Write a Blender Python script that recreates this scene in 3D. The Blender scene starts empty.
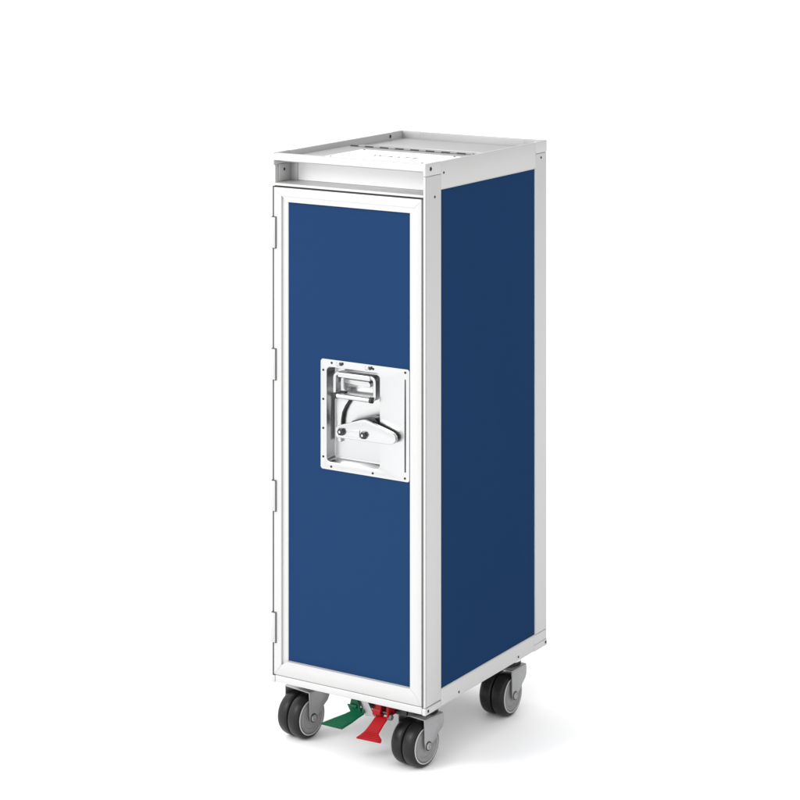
import bpy, bmesh, math
from mathutils import Vector, Matrix
S = bpy.context.scene
COL = S.collection
W, D = .3074, .4169

# ------------------------------------------------------------- materials
def mat(name, color, metal=0, rough=.5, noise=0, nscale=60, bump=0, bscale=400, stretch=None, spec=.5, rvar=0, k=.66):
    color = tuple(c*k for c in color)
    m = bpy.data.materials.new(name); m.use_nodes = True
    nt = m.node_tree; b = nt.nodes['Principled BSDF']
    b.inputs['Base Color'].default_value = (*color, 1)
    b.inputs['Metallic'].default_value = metal
    b.inputs['Roughness'].default_value = rough
    b.inputs['Specular IOR Level'].default_value = spec
    tc = nt.nodes.new('ShaderNodeTexCoord'); mp = nt.nodes.new('ShaderNodeMapping')
    nt.links.new(tc.outputs['Object'], mp.inputs['Vector'])
    if stretch: mp.inputs['Scale'].default_value = stretch
    if noise or rvar:
        n = nt.nodes.new('ShaderNodeTexNoise'); n.inputs['Scale'].default_value = nscale
        n.inputs['Detail'].default_value = 5
        nt.links.new(mp.outputs['Vector'], n.inputs['Vector'])
        if noise:
            r = nt.nodes.new('ShaderNodeValToRGB')
            lo = [c*(1-noise) for c in color]; hi = [min(1, c*(1+noise)) for c in color]
            r.color_ramp.elements[0].color = (*lo, 1); r.color_ramp.elements[1].color = (*hi, 1)
            r.color_ramp.elements[0].position = .3; r.color_ramp.elements[1].position = .7
            nt.links.new(n.outputs['Fac'], r.inputs['Fac']); nt.links.new(r.outputs['Color'], b.inputs['Base Color'])
        if rvar:
            mr = nt.nodes.new('ShaderNodeMapRange')
            mr.inputs['To Min'].default_value = rough-rvar; mr.inputs['To Max'].default_value = rough+rvar
            nt.links.new(n.outputs['Fac'], mr.inputs['Value']); nt.links.new(mr.outputs['Result'], b.inputs['Roughness'])
    if bump:
        n2 = nt.nodes.new('ShaderNodeTexNoise'); n2.inputs['Scale'].default_value = bscale; n2.inputs['Detail'].default_value = 3
        nt.links.new(mp.outputs['Vector'], n2.inputs['Vector'])
        bp = nt.nodes.new('ShaderNodeBump'); bp.inputs['Strength'].default_value = bump; bp.inputs['Distance'].default_value = .001
        nt.links.new(n2.outputs['Fac'], bp.inputs['Height']); nt.links.new(bp.outputs['Normal'], b.inputs['Normal'])
    return m
M = dict(
    alu=mat('anodised_aluminium', (.72, .72, .715), .3, .42, .008, 12, .03, 300, rvar=.04),
    deck=mat('brushed_aluminium', (.54, .54, .54), .6, .35, .02, 20, .05, 300, (1, 8, 8), rvar=.06),
    blue=mat('blue_laminate', (.0186, .0540, .143), 0, .5, .012, 5, .015, 900, spec=.0, rvar=.02),
    steel=mat('polished_steel', (.755, .76, .765), 1, .25, 0, 40, .006, 200, (1, 1, 6), rvar=.03),
    dsteel=mat('dark_steel', (.07, .072, .075), 1, .3, .1, 90),
    zinc=mat('zinc_plated_steel', (.50, .50, .505), .85, .36, .06, 70, .1, 600, rvar=.06),
    chrome=mat('chrome', (.85, .85, .86), 1, .12),
    rubber=mat('grey_black_rubber', (.013, .013, .014), 0, .37, .12, 90, .06, 900, spec=.24, rvar=.06),
    hub=mat('grey_wheel_plastic', (.29, .29, .295), 0, .42, .05, 90, .06, 600),
    hubring=mat('light_grey_wheel_ring', (.62, .62, .63), .2, .35),
    gasket=mat('dark_grey_gasket_and_shadow', (.07, .075, .08), 0, .6),
    dull=mat('dull_aluminium', (.48, .48, .48), .4, .45, .02, 14, .03, 300, rvar=.05),
    nut=mat('dull_steel', (.2, .2, .2), .5, .6),
    black=mat('slit_shade_black', (.012, .012, .014), 0, .6),
    green=mat('green_paint', (.002, .105, .045), 0, .35, .06, 80, .04, 500, spec=.2, rvar=.08),
    red=mat('red_paint', (.40, .002, .008), 0, .35, .06, 80, .04, 500, spec=.2, rvar=.08),
    label=mat('white_placard', (.82, .82, .82), 0, .4, k=1),
    bright=mat('brightened_aluminium', (.80, .80, .80), .2, .4, .01, 12, k=1),  # base colour raised to brighten the shadowed slot back and the swivel ring
    ink=mat('grey_ink', (.25, .25, .25), 0, .6),
    floor=mat('white_studio_floor', (.885, .885, .885), 0, .55, .004, 3, spec=.3, k=1),
)

# ------------------------------------------------------------- mesh builder
class MB:
    def __init__(s): s.bm = bmesh.new()
    def _merge(s, b2):
        me = bpy.data.meshes.new('t'); b2.to_mesh(me); b2.free(); s.bm.from_mesh(me); bpy.data.meshes.remove(me)
    def box(s, x0, x1, y0, y1, z0, z1, bev=.0006, seg=2):
        b = bmesh.new(); bmesh.ops.create_cube(b, size=1)
        for v in b.verts:
            v.co = Vector((x0+(x1-x0)*(v.co.x+.5), y0+(y1-y0)*(v.co.y+.5), z0+(z1-z0)*(v.co.z+.5)))
        if bev: bmesh.ops.bevel(b, geom=list(b.edges), offset=bev, segments=seg, affect='EDGES', profile=.5)
        s._merge(b); return s
    def prism(s, pts, a, b_, axis='y', bev=0, seg=2, mtx=None):
        # pts 2-D polygon; axis = extrusion axis; y: (x,z)  x: (y,z)  z: (x,y)
        b = bmesh.new()
        def P(p, t): return {'y': (p[0], t, p[1]), 'x': (t, p[0], p[1]), 'z': (p[0], p[1], t)}[axis]
        va = [b.verts.new(P(p, a)) for p in pts]; vb = [b.verts.new(P(p, b_)) for p in pts]
        b.faces.new(va); b.faces.new(vb[::-1]); n = len(pts)
        for i in range(n): b.faces.new((va[i], vb[i], vb[(i+1) % n], va[(i+1) % n]))
        bmesh.ops.recalc_face_normals(b, faces=b.faces)
        if bev:
            ed = [e for e in b.edges if (e.verts[0] in va) == (e.verts[1] in va)]
            bmesh.ops.bevel(b, geom=ed, offset=bev, segments=seg, affect='EDGES', profile=.5)
        if mtx: b.transform(mtx)
        s._merge(b); return s
    def lathe(s, prof, c=(0, 0, 0), axis='x', n=48):
        # prof: list of (t along axis, r)
        b = bmesh.new(); rings = []
        for t, r in prof:
            if r < 1e-7: rings.append([b.verts.new(s._ax(axis, t, 0, 0, c))])
            else: rings.append([b.verts.new(s._ax(axis, t, r*math.cos(2*math.pi*k/n), r*math.sin(2*math.pi*k/n), c)) for k in range(n)])
        for A, B in zip(rings, rings[1:]):
            for k in range(n):
                j = (k+1) % n
                if len(A) == 1 and len(B) == 1: continue
                if len(A) == 1: b.faces.new((A[0], B[k], B[j]))
                elif len(B) == 1: b.faces.new((A[k], B[0], A[j]))
                else: b.faces.new((A[k], B[k], B[j], A[j]))
        bmesh.ops.recalc_face_normals(b, faces=b.faces)
        s._merge(b); return s
    @staticmethod
    def _ax(axis, t, u, v, c):
        p = {'x': (t, u, v), 'y': (u, t, v), 'z': (u, v, t)}[axis]
        return (p[0]+c[0], p[1]+c[1], p[2]+c[2])
    def screw(s, c, axis, sgn, r=.0022, h=.0008):
        # domed head standing on c, pointing sgn along the axis, with a small socket
        pr = [(0, r), (h*.5*sgn, r*.95), (h*sgn, r*.65), (h*sgn, r*.38), (h*.25*sgn, r*.3), (h*.25*sgn, 0)]
        return s.lathe(pr, c, axis, 16)
    def tube(s, path, r, n=12, closed=False):
        b = bmesh.new(); rings = []; P = [Vector(p) for p in path]; N = len(P)
        for i, p in enumerate(P):
            a = P[(i-1) % N] if (closed or i) else p; c = P[(i+1) % N] if (closed or i < N-1) else p
            d = (c-a).normalized(); ref = Vector((0, 1, 0)) if abs(d.y) < .9 else Vector((1, 0, 0))
            u = d.cross(ref).normalized(); v = d.cross(u)
            rings.append([b.verts.new(p+u*r*math.cos(2*math.pi*k/n)+v*r*math.sin(2*math.pi*k/n)) for k in range(n)])
        for i in range(N if closed else N-1):
            A, B = rings[i], rings[(i+1) % N]
            for k in range(n): b.faces.new((A[k], A[(k+1) % n], B[(k+1) % n], B[k]))
        if not closed: b.faces.new(rings[0]); b.faces.new(rings[-1][::-1])
        bmesh.ops.recalc_face_normals(b, faces=b.faces); s._merge(b); return s
    def rings(s, loops, close_first=False, close_last=False):
        b = bmesh.new(); L = [[b.verts.new(p) for p in lp] for lp in loops]; n = len(L[0])
        for A, B in zip(L, L[1:]):
            for k in range(n): b.faces.new((A[k], A[(k+1) % n], B[(k+1) % n], B[k]))
        if close_first: b.faces.new(L[0])
        if close_last: b.faces.new(L[-1])
        bmesh.ops.recalc_face_normals(b, faces=b.faces); s._merge(b); return s
    def build(s, name, m, parent=None, label=None, smooth=True, loc=None):
        me = bpy.data.meshes.new(name); s.bm.to_mesh(me); s.bm.free()
        me.materials.append(m)
        if smooth:
            me.polygons.foreach_set('use_smooth', [True]*len(me.polygons))
            me.set_sharp_from_angle(angle=math.radians(35))
        o = bpy.data.objects.new(name, me); COL.objects.link(o); o.parent = parent
        if label: o['label'] = label
        if loc: o.location = loc
        return o
def screws(pts, axis, sgn, r, parent, name='screw', h=.0008, m=None):
    for p in pts: MB().screw(p, axis, sgn, r, h).build(name, m or M['dsteel'], parent)
def rrect(x0, x1, z0, z1, r, n=6):
    pts = []
    for cx, cz, a0 in ((x1-r, z1-r, 0), (x0+r, z1-r, 90), (x0+r, z0+r, 180), (x1-r, z0+r, 270)):
        for k in range(n+1):
            a = math.radians(a0+90*k/n); pts.append((cx+r*math.cos(a), cz+r*math.sin(a)))
    return pts
# a pixel of the drawing pad on a frontal plane -> metres (used only to measure shapes)
_C = Vector((2.2642, -3.2036, 1.3641)); _th = -.5594; _F = 2292.5
def q(px, py, y):
    r = Vector((math.cos(_th), -math.sin(_th), 0)); f = Vector((math.sin(_th), math.cos(_th), 0))
    d = f+r*(px-400)/_F+Vector((0, 0, 1))*(400-519.16-py)/_F
    p = _C+d*((y-_C.y)/d.y); return (p.x, p.z)

# ------------------------------------------------------------- the trolley
T = bpy.data.objects.new('galley_trolley', None); COL.objects.link(T)
T['label'] = 'tall blue and aluminium airline galley trolley on four twin-wheel casters, door latched shut'
T['category'] = 'trolley'
ZB, ZT = -.003, .8995

# corner posts: each an angle of two skins, sunk a hair under the caps
def post(front, right):
    X = (lambda x: x) if right else (lambda x: W-x)
    Y = (lambda y: y) if front else (lambda y: D-y)
    dy = .050 if front else .0405
    m = MB()
    a, b = sorted((X(.3034), X(W))); c, d = sorted((Y(0), Y(dy)))
    if not right and front: a, b = .0, .0014
    if not right and front:
        m.box(0, .0030, .006, dy, .0085, .8785, .0006)
    else:
        if front and right:
            m.box(a, b, 0, .0022, .0085, .8785, .0006); m.box(a, b-.0012, .0022, .0046, .0085, .8785, 0); c = .0046
        m.box(a, b, c, d, .0085 if front else .0250, .8785, .0011, 3)
    if not front:
        a, b = sorted((X(.262), X(.3033))); c, d = sorted((Y(0), Y(.004)))
        m.box(a, b, c, d, .0250, .8785, .0008)
    o = m.build('corner_post', M['alu'], T)
    s = MB()
    if front and right:
        s.screw((W, .030, .843), 'x', 1, .0024)
    if not front:
        s.screw((X(W), D-.021, .8705), 'x', 1 if right else -1, .0024)
    if (front and right) or not front: s.build('screw', M['dsteel'], o)
    return o
for fr in (True, False):
    for ri in (True, False): post(fr, ri)

# top rails
def rail_side(right):
    x0, x1 = (.3030, W+.0001) if right else (-.0001, .0044)
    o = MB().box(x0, x1, .0502, .3762, .8535, ZT, .0012, 3).build('top_rail', M['alu'], T)
    s = MB()
    if right: s.screw((W+.0001, .0585, .880), 'x', 1, .0022)
    else: s.screw((.0044, .372, .8925), 'x', 1, .0032)
    s.build('screw', M['dsteel'], o)
rail_side(True); rail_side(False)
MB().box(.004, .3034, D-.0045, D-.0002, .8535, ZT, .0012, 3).build('top_rail', M['dull'], T)
# front top rail: folded lip over the slot
MB().prism([(.0, .8876), (.0, .8975), (.0012, .8990), (.010, .8992), (.012, .8975), (.012, .8925), (.0035, .8895), (.0035, .8876)], .0032, .3032, 'x', 0).build('top_rail', M['alu'], T)

# corner caps, rounded
for (fr, ri) in ((1, 1), (1, 0), (0, 1), (0, 0)):
    xa, xb = (.3026, W+.0005) if ri else (-.0005, .0048)
    ya, yb = (-.0004, .0500) if fr else (.3766, D+.0006)
    m = MB().box(xa, xb, ya, yb, .8790, .9001, .0016, 4)
    if not fr:
        xa2, xb2 = (.262, .3024) if ri else (.005, .045)
        MB().box(xa2, xb2, D-.0047, D+.0006, .8790, .8997, .0012, 3).build('cap_return', M['dull'], T)
    o = m.build('corner_cap', M['alu'], T)
    s = MB()
    if fr: s.screw((xb if ri else xa, .016, .8905), 'x', 1 if ri else -1, .0034, .0012)
    if fr: s.build('screw', M['dsteel'], o)
# lower rails and corner feet
for ri in (True, False):
    x0, x1 = (.3028, W) if ri else (0, .0046)
    o = MB().box(x0, x1, .0502, .3700, ZB, .0245, .0009, 3).build('bottom_rail', M['alu'], T)
    s = MB()
    screws([(W if ri else 0, y, z) for y, z in ((.108, .0035), (.313, .0035))], 'x', 1 if ri else -1, .0022, o, 'rivet')
    MB().box(x0, x1, .3703, D-.0004, .0074, .0245, .0009, 3).build('rail_end', M['alu'], o)
    for fr in (True, False):
        ya, yb = (-.0006, .0490) if fr else (.3703, D+.0005)
        xa, xb = (x0-.002, W+.0006) if ri else (-.0006, x1+.002)
        m = MB().box(xa, xb, ya, yb, ZB-.0012, .0074, .0016, 3)
        o = m.build('corner_foot', M['alu'], T)
        s = MB()
        s.screw((xb if ri else xa, .008 if fr else D-.005, .002), 'x', 1 if ri else -1, .0026, .0010)
        s.build('screw', M['dsteel'], o)
MB().box(.0070, .3004, 0, .022, ZB, .0088, .0012, 3).build('bottom_rail', M['alu'], T)
MB().box(.0068, .3006, D-.010, D-.0005, ZB, .0245, .0012, 3).build('bottom_rail', M['alu'], T)

# panels, set back behind the frame, with the bevelled inner lip of the frame
for ri in (True, False):
    sx = 1 if ri else -1; X = (lambda x: x) if ri else (lambda x: W-x)
    xs = sorted((X(.3010), X(.3054)))
    MB().box(xs[0], xs[1], .0500, .3765, .0245, .8540, 0).build('side_panel', M['blue'], T)
    m = MB()   # slim glazing bead round the panel
    xs = sorted((X(.3046), X(.3068)))
    m.box(xs[0], xs[1], .0498, .0512, .0245, .8535, .0004); m.box(xs[0], xs[1], .3744, .3764, .0245, .8535, .0004)
    m.box(xs[0], xs[1], .0513, .3743, .0243, .0256, .0004); m.box(xs[0], xs[1], .0513, .3743, .8524, .8537, .0004)
    m.build('panel_bead', M['alu'], T)
MB().box(.0460, .2615, D-.0060, D-.0020, .0245, .8540, 0).build('back_panel', M['blue'], T)
# carcass
MB().box(.0048, .3008, .0320, D-.0070, .0000, .8430, .0005).build('inner_carcass', M['alu'], T)
MB().box(.2999, .3031, .0060, .0300, .0092, .8430, 0).build('door_gasket', M['black'], T)
MB().box(-.0002, .0040, .0020, .0058, .0070, .8430, .0003).build('door_gasket', M['gasket'], T)
# slot above the door
m = MB()
m.prism([(.0004, .8446), (.0004, .8486), (.0520, .8486), (.0520, .8446)], .0034, .3030, 'x', .0007)
m.build('slot_ledge', M['alu'], T)
MB().box(.0048, .3026, .0522, .0545, .8490, .8840, 0).build('slot_back', M['bright'], T)
o = MB().box(.0032, .0052, .0155, .0500, .8488, .8786, .0004).box(.0052, .0185, .0495, .0515, .8488, .8786, .0004).build('slot_bracket', M['alu'], T)
MB().screw((.0052, .0300, .8690), 'x', 1, .0028).build('screw', M['dsteel'], o)
# deck
MB().box(.0048, .3026, .0125, D-.0050, .8842, .8866, .0003).build('top_deck', M['deck'], T)
LID = MB().box(.0150, .2960, .0170, .2130, .8880, .8912, .0006).build('lid', M['deck'], T)
MB().box(.0150, .2960, .2190, .2600, .8868, .8895, .0005).build('hinge_leaf', M['deck'], LID)
m = MB(); n = 17; x0, x1 = .020, .289; st = (x1-x0)/n
for k in range(n):
    if k % 2: m.lathe([(x0+k*st+.001, 0), (x0+k*st+.001, .0021), (x0+(k+1)*st-.001, .0021), (x0+(k+1)*st-.001, 0)], (0, .2160, .8916), 'x', 14)
m.build('hinge_knuckle', M['hub'], LID)
m = MB()
m.lathe([(x0, 0), (x0, .0022), (x1, .0022), (x1, 0)], (0, .2160, .8912), 'x', 12)
m.build('hinge_pin', M['black'], LID)
MB().box(.0680, .2720, .0560, .1780, .8913, .8921, .0003).build('placard', M['label'], LID)
screws([(x, y, .8921) for x, y in ((.078, .170), (.262, .170), (.262, .064), (.078, .064))], 'z', 1, .0024, LID)
cu = bpy.data.curves.new('lettering', 'FONT'); cu.body = 'WASTE'; cu.size = .023; cu.align_x = 'CENTER'; cu.align_y = 'CENTER'
cu.extrude = .0001; cu.space_character = 1.35
to = bpy.data.objects.new('tmp', cu); COL.objects.link(to); bpy.context.view_layer.update()
me = bpy.data.meshes.new_from_object(to.evaluated_get(bpy.context.evaluated_depsgraph_get()))
bpy.data.objects.remove(to); me.materials.clear(); me.materials.append(M['ink'])
lo = bpy.data.objects.new('lettering', me); COL.objects.link(lo); lo.parent = LID; lo.location = (.178, .112, .8923)
MB().box(.0300, .2900, .2750, .3800, .8867, .8880, .0004).build('rear_plate', M['deck'], T)

# ------------------------------------------------------------- the door
R0 = (.0042, .2996, .0096, .8412); RG = (.0197, .2868, .0280, .8270); RB = (.0317, .2764, .0365, .8165)
def ins(R, d): return (R[0]+d, R[1]-d, R[2]+d, R[3]-d)
seq = [(R0, .027), (R0, .0010), (ins(R0, .0003), .0003), (ins(R0, .0010), 0), (ins(RG, -.0006), 0), (ins(RG, 0), .0005), (ins(RG, .0002), .0038),
       (ins(RB, -.0012), .0038), (ins(RB, -.0002), .0046), (RB, .0070)]
b = bmesh.new(); g = .00022
for side in range(4):      # four mitred members, a hairline apart
    L = []
    for si, ((l, r, bo, to_), y) in enumerate(seq):
        if 5 <= si <= 7: y *= (.08, .08, .3, 1)[side]
        c = [(l, bo), (r, bo), (r, to_), (l, to_)]
        p, s_ = Vector(c[side]), Vector(c[(side+1) % 4]); d = (s_-p).normalized()*g
        p += d; s_ -= d
        L.append((b.verts.new((p.x, y, p.y)), b.verts.new((s_.x, y, s_.y))))
    for A, B in zip(L, L[1:]): b.faces.new((A[0], A[1], B[1], B[0]))
    for e in (0, 1): b.faces.new([x[e] for x in L])
bmesh.ops.recalc_face_normals(b, faces=b.faces)
m = MB(); m._merge(b)
DOOR = m.build('door', M['alu'], T)
# door skin with an opening where the latch pan sits
PX0, PX1, PZ0, PZ1 = .0982, .2748, .3730, .5588
RX0, RX1, RZ0, RZ1 = .1108, .2165, .3868, .5462
m = MB()
def lp(R, y): return [(R[0], y, R[2]), (R[1], y, R[2]), (R[1], y, R[3]), (R[0], y, R[3])]
hole = (RX0-.004, RX1+.004, RZ0-.004, RZ1+.004)
m.rings([lp(ins(RB, -.003), .0052), lp(hole, .0052)])
m.build('door_panel', M['blue'], DOOR)
MB().box(.0100, .0950, .0280, .0300, .02, .83, 0).box(.2240, .2900, .0280, .0300, .02, .83, 0).build('door_liner', M['alu'], DOOR)
# hinges: three-leaf butt hinges on the left edge
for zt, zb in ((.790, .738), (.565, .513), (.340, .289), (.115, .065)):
    MB().box(-.0004, .0100, -.0008, .0016, zb-.0014, zt+.0014, .0003).build('hinge_shadow', M['gasket'], DOOR)  # added dark plate, its rim paints the shadow line round the hinge
    m = MB()
    m.prism([(-.0018, .0015), (-.0014, -.0026), (.0004, -.0040), (.0066, -.0040), (.0084, -.0026), (.0084, -.0009), (.0, -.0009)], zb, zt, 'z', .0004) if True else m.prism([(-.0008, .0015), (-.0002, -.0012), (.0010, -.0020), (.0074, -.0020), (.0082, -.0014), (.0082, .0030), (.0, .0030)], zb, zt, 'z', .0004)
    m.build('hinge', M['alu'], DOOR)

# latch pan
YF = .0030
def rl(R, r, y): return [(p[0], y, p[1]) for p in rrect(R[0], R[1], R[2], R[3], r, 8)]
PR = (PX0, PX1, PZ0, PZ1); RR = (RX0, RX1, RZ0, RZ1)
PAN = MB().rings([rl(PR, .005, .0054), rl(PR, .005, YF+.0005), rl(ins(PR, .0005), .0046, YF), rl(ins(RR, -.0012), .0085, YF),
                  rl(ins(RR, -.0003), .0076, YF+.0004), rl(RR, .0073, YF+.0014), rl(ins(RR, .0006), .007, .0225), rl(ins(RR, .0022), .0055, .0250), rl(ins(RR, .005), .003, .0256)],
                 close_last=True).build('latch_plate', M['steel'], DOOR)
for x, z in ((.104, .540), (.104, .491), (.104, .442), (.104, .394), (.121, .5535), (.204, .5525), (.2668, .5535), (.2660, .379), (.203, .379), (.120, .379)):
    MB().screw((x, YF, z), 'y', -1, .0021, .0009).build('screw', M['dsteel'], DOOR)
MB().prism([(.2655, .389), (.2677, .389), (.2680, .470), (.2676, .542), (.2658, .542), (.2654, .470)], YF-.0005, YF+.001, 'y').build('slit_strip', M['black'], DOOR)  # thin black strip, its colour stands for the shade in a slit
# carry handle: hinge bosses, folded bail, grip
for px, py in ((337.0, 364.2), (366.0, 368.3)):
    x, z = q(px, py, -.001)
    MB().lathe([(YF, .0036), (.0006, .0036), (-.0004, .0026), (-.0004, 0)], (x, 0, z), 'y', 20).build('hinge_boss', M['steel'], DOOR)
    MB().lathe([(YF, .0029), (.0006, .0029), (.0002, .0020), (.0002, 0)], (x+.0066, 0, z), 'y', 12).build('hinge_bolt', M['dsteel'], DOOR)
def strap(x0, x1, z0, z1, w, r, y0, y1, open_=False):
    mm = MB(); o_ = rrect(x0, x1, z0, z1, r, 6); i_ = rrect(x0+w, x1-w, z0+w, z1-w, max(r-w, .001), 6); e = .0007
    o2 = rrect(x0+e, x1-e, z0+e, z1-e, r-e, 6); i2 = rrect(x0+w-e, x1-w+e, z0+w-e, z1-w+e, max(r-w, .001)+e, 6)
    F = lambda P, y: [(p[0], y, p[1]) for p in P]
    mm.rings([F(o_, y1), F(o_, y0+e), F(o2, y0), F(i2, y0), F(i_, y0+e), F(i_, y1), F(o_, y1)]); return mm
HY = .0000
xa, za = q(333.0, 371.0, HY); xb, zb = q(375.5, 401.0, HY)
BX0, BX1, BZ1, BZ0 = xa, xb, za-.0005, za-.043
strap(BX0, BX1, BZ0, BZ1, .0052, .010, HY, .0165).build('carry_handle', M['steel'], DOOR)
m = MB(); m.box(BX0+.010, BX1-.010, -.0022, .0060, BZ1-.0085, BZ1+.0002, .0022, 4); m.build('handle_hinge_bar', M['steel'], DOOR)
m = MB(); m.lathe([(BX0+.009, 0), (BX0+.009, .0042), (BX1-.010, .0042), (BX1-.010, 0)], (0, -.0010, BZ0+.003), 'x', 24); m.build('grip_bar', M['steel'], DOOR)
for a_, b_ in ((BX0+.0035, BX0+.009), (BX1-.0100, BX1-.0050)): MB().lathe([(a_, 0), (a_, .0050), (b_, .0050), (b_, 0)], (0, -.0010, BZ0+.003), 'x', 20).build('grip_collar', M['black'], DOOR)
m = MB()
m.box(BX0+.008, BX0+.022, .004, .012, BZ0+.0065, BZ0+.0095, .0008)
m.build('grip_spring', M['black'], DOOR)
x0_, z0_ = q(345, 379.0, .018); x1_, z1_ = q(370.5, 386.5, .018)
m = MB().box(x0_, x1_, .0170, .0245, z0_-.0085, z0_+.0005, .001); m.build('stop_rail', M['steel'], DOOR)
for px, py in ((340.5, 377.0), (345.6, 375.4), (369.6, 382.6)):
    x, z = q(px, py, .016); MB().lathe([(.0250, .0020), (.0165, .0020), (.0160, .0014), (.0160, 0)], (x, 0, z), 'y', 12).build('stop_pin', M['dsteel'], DOOR)
# cam plate with its curved slot
def P(pts, y): return [q(a, b_, y) for a, b_ in pts]
yc = .0185
MB().prism(P([(335.0, 397), (349.5, 399.0), (345.6, 405), (342.6, 412), (341.2, 419), (340.8, 427), (340.4, 437), (341, 442), (336, 441)], yc), yc, .0250, 'y', .0006).build('cam_plate', M['steel'], DOOR)
MB().prism(P([(349.6, 399.4), (350.9, 399.8), (346.3, 406.6), (343.4, 413), (342.2, 420), (341.8, 428), (340.8, 428), (341.1, 419.5), (342.3, 412), (345.2, 405.4)], yc), yc-.0003, .0248, 'y', 0).build('cam_slot', M['black'], DOOR)
# turn lever
yl = -.0095
LP = [(335.5, 428.0), (337.5, 425.6), (352, 422.2), (361, 420.2), (364.5, 420.4), (370, 422.6), (380, 427.3), (389, 431.7), (393.2, 434.3), (395.3, 437.4),
      (395.4, 441.0), (393.4, 443.9), (390.0, 444.8), (384, 444.0), (366, 441.4), (346, 438.8), (337, 437.6), (335.5, 435.5)]
LEV = MB().prism(P(LP, yl), yl, -.0015, 'y', .0011, 3).build('latch_lever', M['steel'], DOOR)
LP2 = [(352, 421.0), (362, 418.4), (370, 417.2), (375, 418.6), (379.5, 425.0), (379.5, 431), (366, 434), (348, 432)]
MB().prism(P(LP2, .004), .0035, .0240, 'y', .001).build('lever_boss', M['dsteel'], DOOR)
MB().prism(P([(345.5, 428.8), (359.5, 430.6), (359.5, 438.0), (345.5, 436.2)], yl-.001), yl-.0012, yl+.0006, 'y', .0005).build('lever_clip', M['steel'], DOOR)
for cx, cy in ((341.0, 431.8), (363.6, 435.4)):
    x, z = q(cx, cy, yl-.002); m = MB()
    m.lathe([(yl+.0004, .0068), (yl-.0006, .0070), (yl-.0050, .0062), (yl-.0056, .0048), (yl-.0056, .0024), (yl-.0030, .0022), (yl-.0030, 0)], (x, 0, z), 'y', 6)
    m.build('lever_bolt', M['dsteel'], DOOR)
    m = MB().lathe([(yl-.0030, .0021), (yl-.0062, .0019), (yl-.0066, .0013), (yl-.0066, 0)], (x-.0006, 0, z), 'y', 16); m.build('bolt_stud', M['chrome'], DOOR)

# ------------------------------------------------------------- casters
def arc(cx, cz, r, a0, a1, n):
    return [(cx+r*math.cos(math.radians(a0+(a1-a0)*k/n)), cz+r*math.sin(math.radians(a0+(a1-a0)*k/n))) for k in range(n+1)]
ZG = -.110; R_ = .0375; HZ = ZG+R_; HYc = -.025
def make_caster():
    m = MB()
    prof = [(-.0350, -.0285), (.0140, -.0285), (.0155, -.0330), (.0150, -.0440), (.0110, -.0510), (.0010, -.0580), (-.0080, -.0670)] + \
        arc(HYc, HZ, .0085, 10, -170, 8)+[(-.0350, -.0640)]
    for sx in (1, -1):
        a, b_ = sorted((sx*.0272, sx*.0296)); m.prism(prof, a, b_, 'x', .0005)
    m.box(-.0296, .0296, -.0352, .0142, -.0290, -.0264, .0011, 3)
    c = m.build('caster', M['zinc'], T)
    MB().lathe([(-.0264, .0235), (-.0225, .0235), (-.0210, .0220), (-.0210, .0)], (0, 0, 0), 'z', 40).build('swivel_bearing', M['dsteel'], c)  # dark tone puts the shadow between fork and body into the colour
    MB().lathe([(-.0212, .0225), (-.0200, .0245), (-.0165, .0245), (-.0125, .0215), (-.0100, .0160), (-.0032, .0150), (-.0032, 0)], (0, 0, 0), 'z', 40).build('swivel_ring', M['bright'], c)
    MB().box(-.024, .024, -.024, .024, -.0060, -.0034, .0008).build('mounting_plate', M['dsteel'], c)  # coloured dark for the shadow under the body
    for sx in (1, -1):
        x0 = .0010; x1 = .0250; r0 = .0300
        pr = [(x0, r0), (x0, .0340), (x0+.0008, .0356), (x0+.0030, .0370), (x0+.0070, .0375), (x0+.0140, .0375), (x0+.0180, .0368), (x0+.0212, .0352), (x0+.0232, .0330), (x1-.0004, .0308), (x1-.0010, r0)]
        MB().lathe([(sx*t, r) for t, r in pr], (0, HYc, HZ), 'x', 72).build('tyre', M['rubber'], c)
        pr = [(x1-.0003, r0+.0006), (x1+.0004, r0-.0002), (x1+.0004, .0286), (x1-.0026, .0280)]
        MB().lathe([(sx*t, r) for t, r in pr], (0, HYc, HZ), 'x', 72).build('wheel_ring', M['hubring'], c)
        pr = [(x1-.0030, .0282), (x1-.0030, .0270), (x1-.0006, .0268), (x1-.0010, .0258), (x1-.0016, .0250), (x1-.0016, .0215), (x1-.0006, .0205), (x1-.0006, .0195), (x1-.0014, .0188), (x1-.0014, .0), ]
        MB().lathe([(sx*t, r) for t, r in pr], (0, HYc, HZ), 'x', 72).lathe([(sx*x0, .0302), (sx*x0, 0)], (0, HYc, HZ), 'x', 48).build('wheel_hub', M['hub'], c)
    for sx in (1, -1):
        m = MB(); m.lathe([(sx*.0294, .0062), (sx*.0310, .0060), (sx*.0318, .0050), (sx*.0318, .0032), (sx*.0308, .0028), (sx*.0308, 0)], (0, HYc, HZ), 'x', 24)
        m.build('axle_bolt', M['zinc'], c)
        MB().lathe([(sx*.0293, .0080), (sx*.0300, .0078), (sx*.0300, .0055)], (0, HYc, HZ), 'x', 28).build('axle_washer', M['dsteel'], c)
    return c
def copy_tree(o, parent):
    c = o.copy(); COL.objects.link(c); c.parent = parent
    for ch in o.children: copy_tree(ch, c)
    return c
c0 = make_caster()
spots = [(.2588, .0767, -8), (.0253, .0820, -9), (.2620, .3560, -1), (.0480, .3560, 6)]
kids = list(c0.children)
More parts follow.
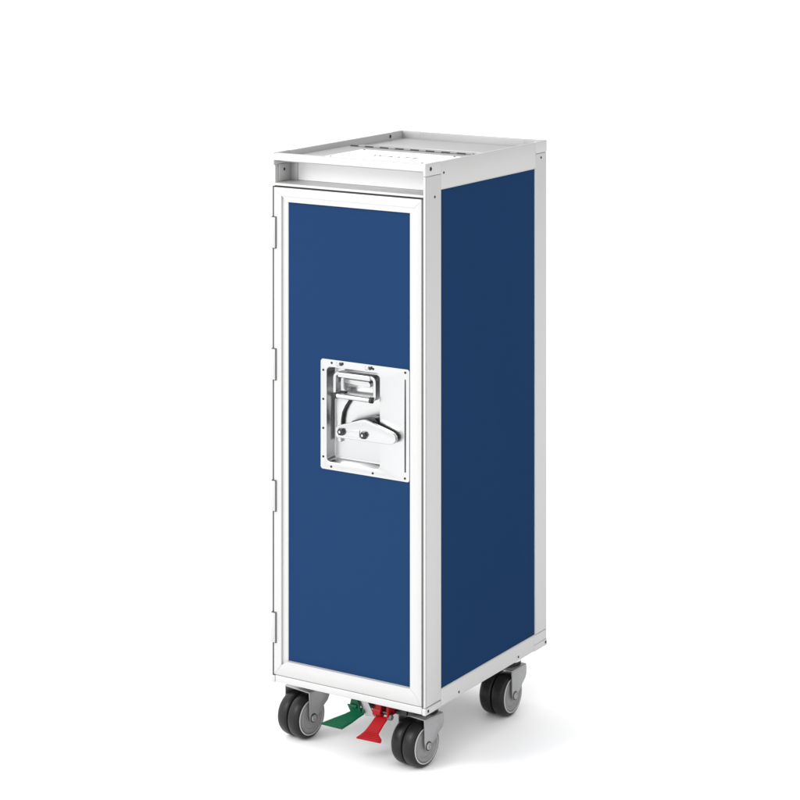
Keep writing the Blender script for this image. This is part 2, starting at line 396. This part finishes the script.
for i, (x, y, a) in enumerate(spots):
    c = c0
    if i:
        c = c0.copy(); COL.objects.link(c); c.parent = T
        for ch in kids:
            k = ch.copy(); COL.objects.link(k); k.parent = c
    c.location = (x, y, 0); c.rotation_euler = (0, 0, math.radians(a))

# ------------------------------------------------------------- pedals
def blade(rows, th, name, m_, label, ribs):
    # rows: (left point, right point) from tip to root, a plate of thickness th with upturned ribs
    mm = MB(); b = bmesh.new(); up = []; dn = []
    for l, r in rows:
        up.append([b.verts.new(l), b.verts.new(r)]); dn.append([b.verts.new((l[0], l[1]+.001, l[2]-th)), b.verts.new((r[0], r[1]+.001, r[2]-th))])
    for i in range(len(rows)-1):
        b.faces.new((up[i][0], up[i][1], up[i+1][1], up[i+1][0])); b.faces.new((dn[i][0], dn[i+1][0], dn[i+1][1], dn[i][1]))
        for e in (0, 1): b.faces.new((up[i][e], up[i+1][e], dn[i+1][e], dn[i][e]))
    b.faces.new((up[0][0], dn[0][0], dn[0][1], up[0][1])); b.faces.new((up[-1][0], up[-1][1], dn[-1][1], dn[-1][0]))
    bmesh.ops.recalc_face_normals(b, faces=b.faces)
    bmesh.ops.bevel(b, geom=[e for e in b.edges if len(e.link_faces) == 2 and e.calc_face_angle() > .6], offset=.0007, segments=2, affect='EDGES')
    mm._merge(b)
    for t in ribs:      # tread ribs across the tip
        k = 0
        l0, r0 = Vector(rows[0][0]), Vector(rows[0][1]); l1, r1 = Vector(rows[1][0]), Vector(rows[1][1])
        a = l0.lerp(l1, t).lerp(r0.lerp(r1, t), .08); c = l0.lerp(l1, t).lerp(r0.lerp(r1, t), .92)
        mm.tube([a, c], .0011, 8)
    return mm
g_rows = [((.1130, -.020, -.0465), (.1560, -.020, -.0470)), ((.1290, .000, -.0400), (.1640, .000, -.0405)), ((.1420, .012, -.0345), (.1690, .012, -.0350)), ((.1500, .021, -.0300), (.1740, .021, -.0310)), ((.1505, .025, -.024), (.1740, .025, -.024))]
mg = blade(g_rows, .0030, '', None, None, (.12, .34, .56, .78))
gp = [q(351.5, 698, .02), q(357.0, 699, .02), q(359.5, 705, .02), q(361, 712.5, .02), q(350.8, 711.5, .02), q(348.6, 706.5, .02), q(347.4, 704, .02), q(350.0, 704.5, .02)]
mg.prism(gp, .0190, .0225, 'y', .0006)
xg, zg_ = q(354, 706, .018); mg.lathe([(xg-.006, 0), (xg-.006, .0035), (xg+.006, .0035), (xg+.006, 0)], (0, .018, zg_), 'x', 18)
mg.build('release_pedal', M['green'], T, 'green release pedal')
r_rows = [((.1845, -.020, -.0560), (.2330, -.020, -.0550)), ((.1880, -.013, -.0530), (.2310, -.014, -.0520)), ((.1925, -.005, -.0480), (.2190, -.005, -.0480)), ((.1960, .008, -.0385), (.2200, .008, -.0380)), ((.1990, .020, -.0280), (.2230, .020, -.0275))]
mr = blade(r_rows, .0030, '', None, None, (.2, .8))
for t in (.25, .6, .95):
    a = Vector(r_rows[1][0]).lerp(Vector(r_rows[2][0]), t); c = Vector(r_rows[1][1]).lerp(Vector(r_rows[2][1]), t); mr.tube([a.lerp(c, .1), a.lerp(c, .9)], .0010, 8)
xr, zr = q(378, 712, .018)
mr.lathe([(xr-.0085, 0), (xr-.0085, .0085), (xr+.0065, .0085), (xr+.0065, 0)], (0, .022, zr), 'x', 28)
mr.box(xr-.004, xr+.007, .016, .030, zr, -.004, .001)
mr.box(xr+.020, xr+.024, .012, .034, zr-.004, -.004, .001)
mr.build('brake_pedal', M['red'], T, 'red brake pedal')
m = MB()
br = [(357, 699), (368, 702.5), (374.5, 716.8), (365.5, 716.0)]
m.prism([q(a, b_, .024) for a, b_ in br], .0240, .0265, 'y', .0006)
m.box(.188, .200, .030, .060, -.010, -.0035, .0008)
PB = m.build('pedal_bracket', M['zinc'], T)
xs, zs = q(391, 717, .02)
m = MB().lathe([(xr-.012, 0), (xr-.012, .0035), (xs, .0035), (xs, 0)], (0, .022, zr), 'x', 18)
m.box(.150, .250, .034, .040, -.026, -.0035, .001)
m.build('pivot_shaft', M['dsteel'], PB)
MB().lathe([(xs-.004, 0), (xs-.004, .0052), (xs+.003, .0052), (xs+.004, .0042), (xs+.004, 0)], (0, .018, zs), 'x', 6).build('pivot_nut', M['nut'], PB)
MB().box(.010, .297, .012, D-.014, -.0028, -.0002, 0).build('underside', M['alu'], T)

# ------------------------------------------------------------- floor
b = MB(); b.box(-60, 60, -60, 60, ZG-.02, ZG, 0)
fl = b.build('floor', M['floor'], None, smooth=False); fl['kind'] = 'structure'

# ------------------------------------------------------------- light
w = bpy.data.worlds.new('World'); S.world = w; w.use_nodes = True
nt = w.node_tree; bg = nt.nodes['Background']
tc = nt.nodes.new('ShaderNodeTexCoord'); dp = nt.nodes.new('ShaderNodeVectorMath'); dp.operation = 'DOT_PRODUCT'
dd = Vector((-.46, -.68, .58)).normalized(); dp.inputs[1].default_value = dd
nt.links.new(tc.outputs['Generated'], dp.inputs[0])
cr = nt.nodes.new('ShaderNodeValToRGB'); mr_ = nt.nodes.new('ShaderNodeMapRange')
mr_.inputs['From Min'].default_value = -1; mr_.inputs['From Max'].default_value = 1
nt.links.new(dp.outputs['Value'], mr_.inputs['Value']); nt.links.new(mr_.outputs['Result'], cr.inputs['Fac'])
e = cr.color_ramp.elements; e[0].position = .2; e[0].color = (.22, .22, .225, 1); e[1].position = .8; e[1].color = (1, 1, 1, 1)
nt.links.new(cr.outputs['Color'], bg.inputs['Color']); bg.inputs['Strength'].default_value = 2.0
def area(loc, target, size, power):
    l = bpy.data.lights.new('softbox', 'AREA'); l.shape = 'RECTANGLE'; l.size = size[0]; l.size_y = size[1]; l.energy = power
    o = bpy.data.objects.new('softbox', l); COL.objects.link(o); o.location = loc
    o.rotation_euler = (Vector(target)-Vector(loc)).to_track_quat('-Z', 'Y').to_euler(); return o
area((-1.3, -2.6, 2.4), (.15, .1, .4), (1.2, 1.2), 62)

# ------------------------------------------------------------- camera
cd = bpy.data.cameras.new('camera'); co = bpy.data.objects.new('camera', cd); COL.objects.link(co)
co.location = _C; co.rotation_euler = (math.pi/2, 0, -_th)
cd.sensor_width = 36; cd.lens = 36*_F/800; cd.shift_y = -519.16/800; cd.clip_start = .05; cd.clip_end = 500
S.camera = co
S.render.engine = 'CYCLES'
S.render.resolution_x = S.render.resolution_y = 1024
S.view_settings.view_transform = 'Standard'; S.view_settings.look = 'None'; S.view_settings.gamma = 1; S.view_settings.exposure = 0
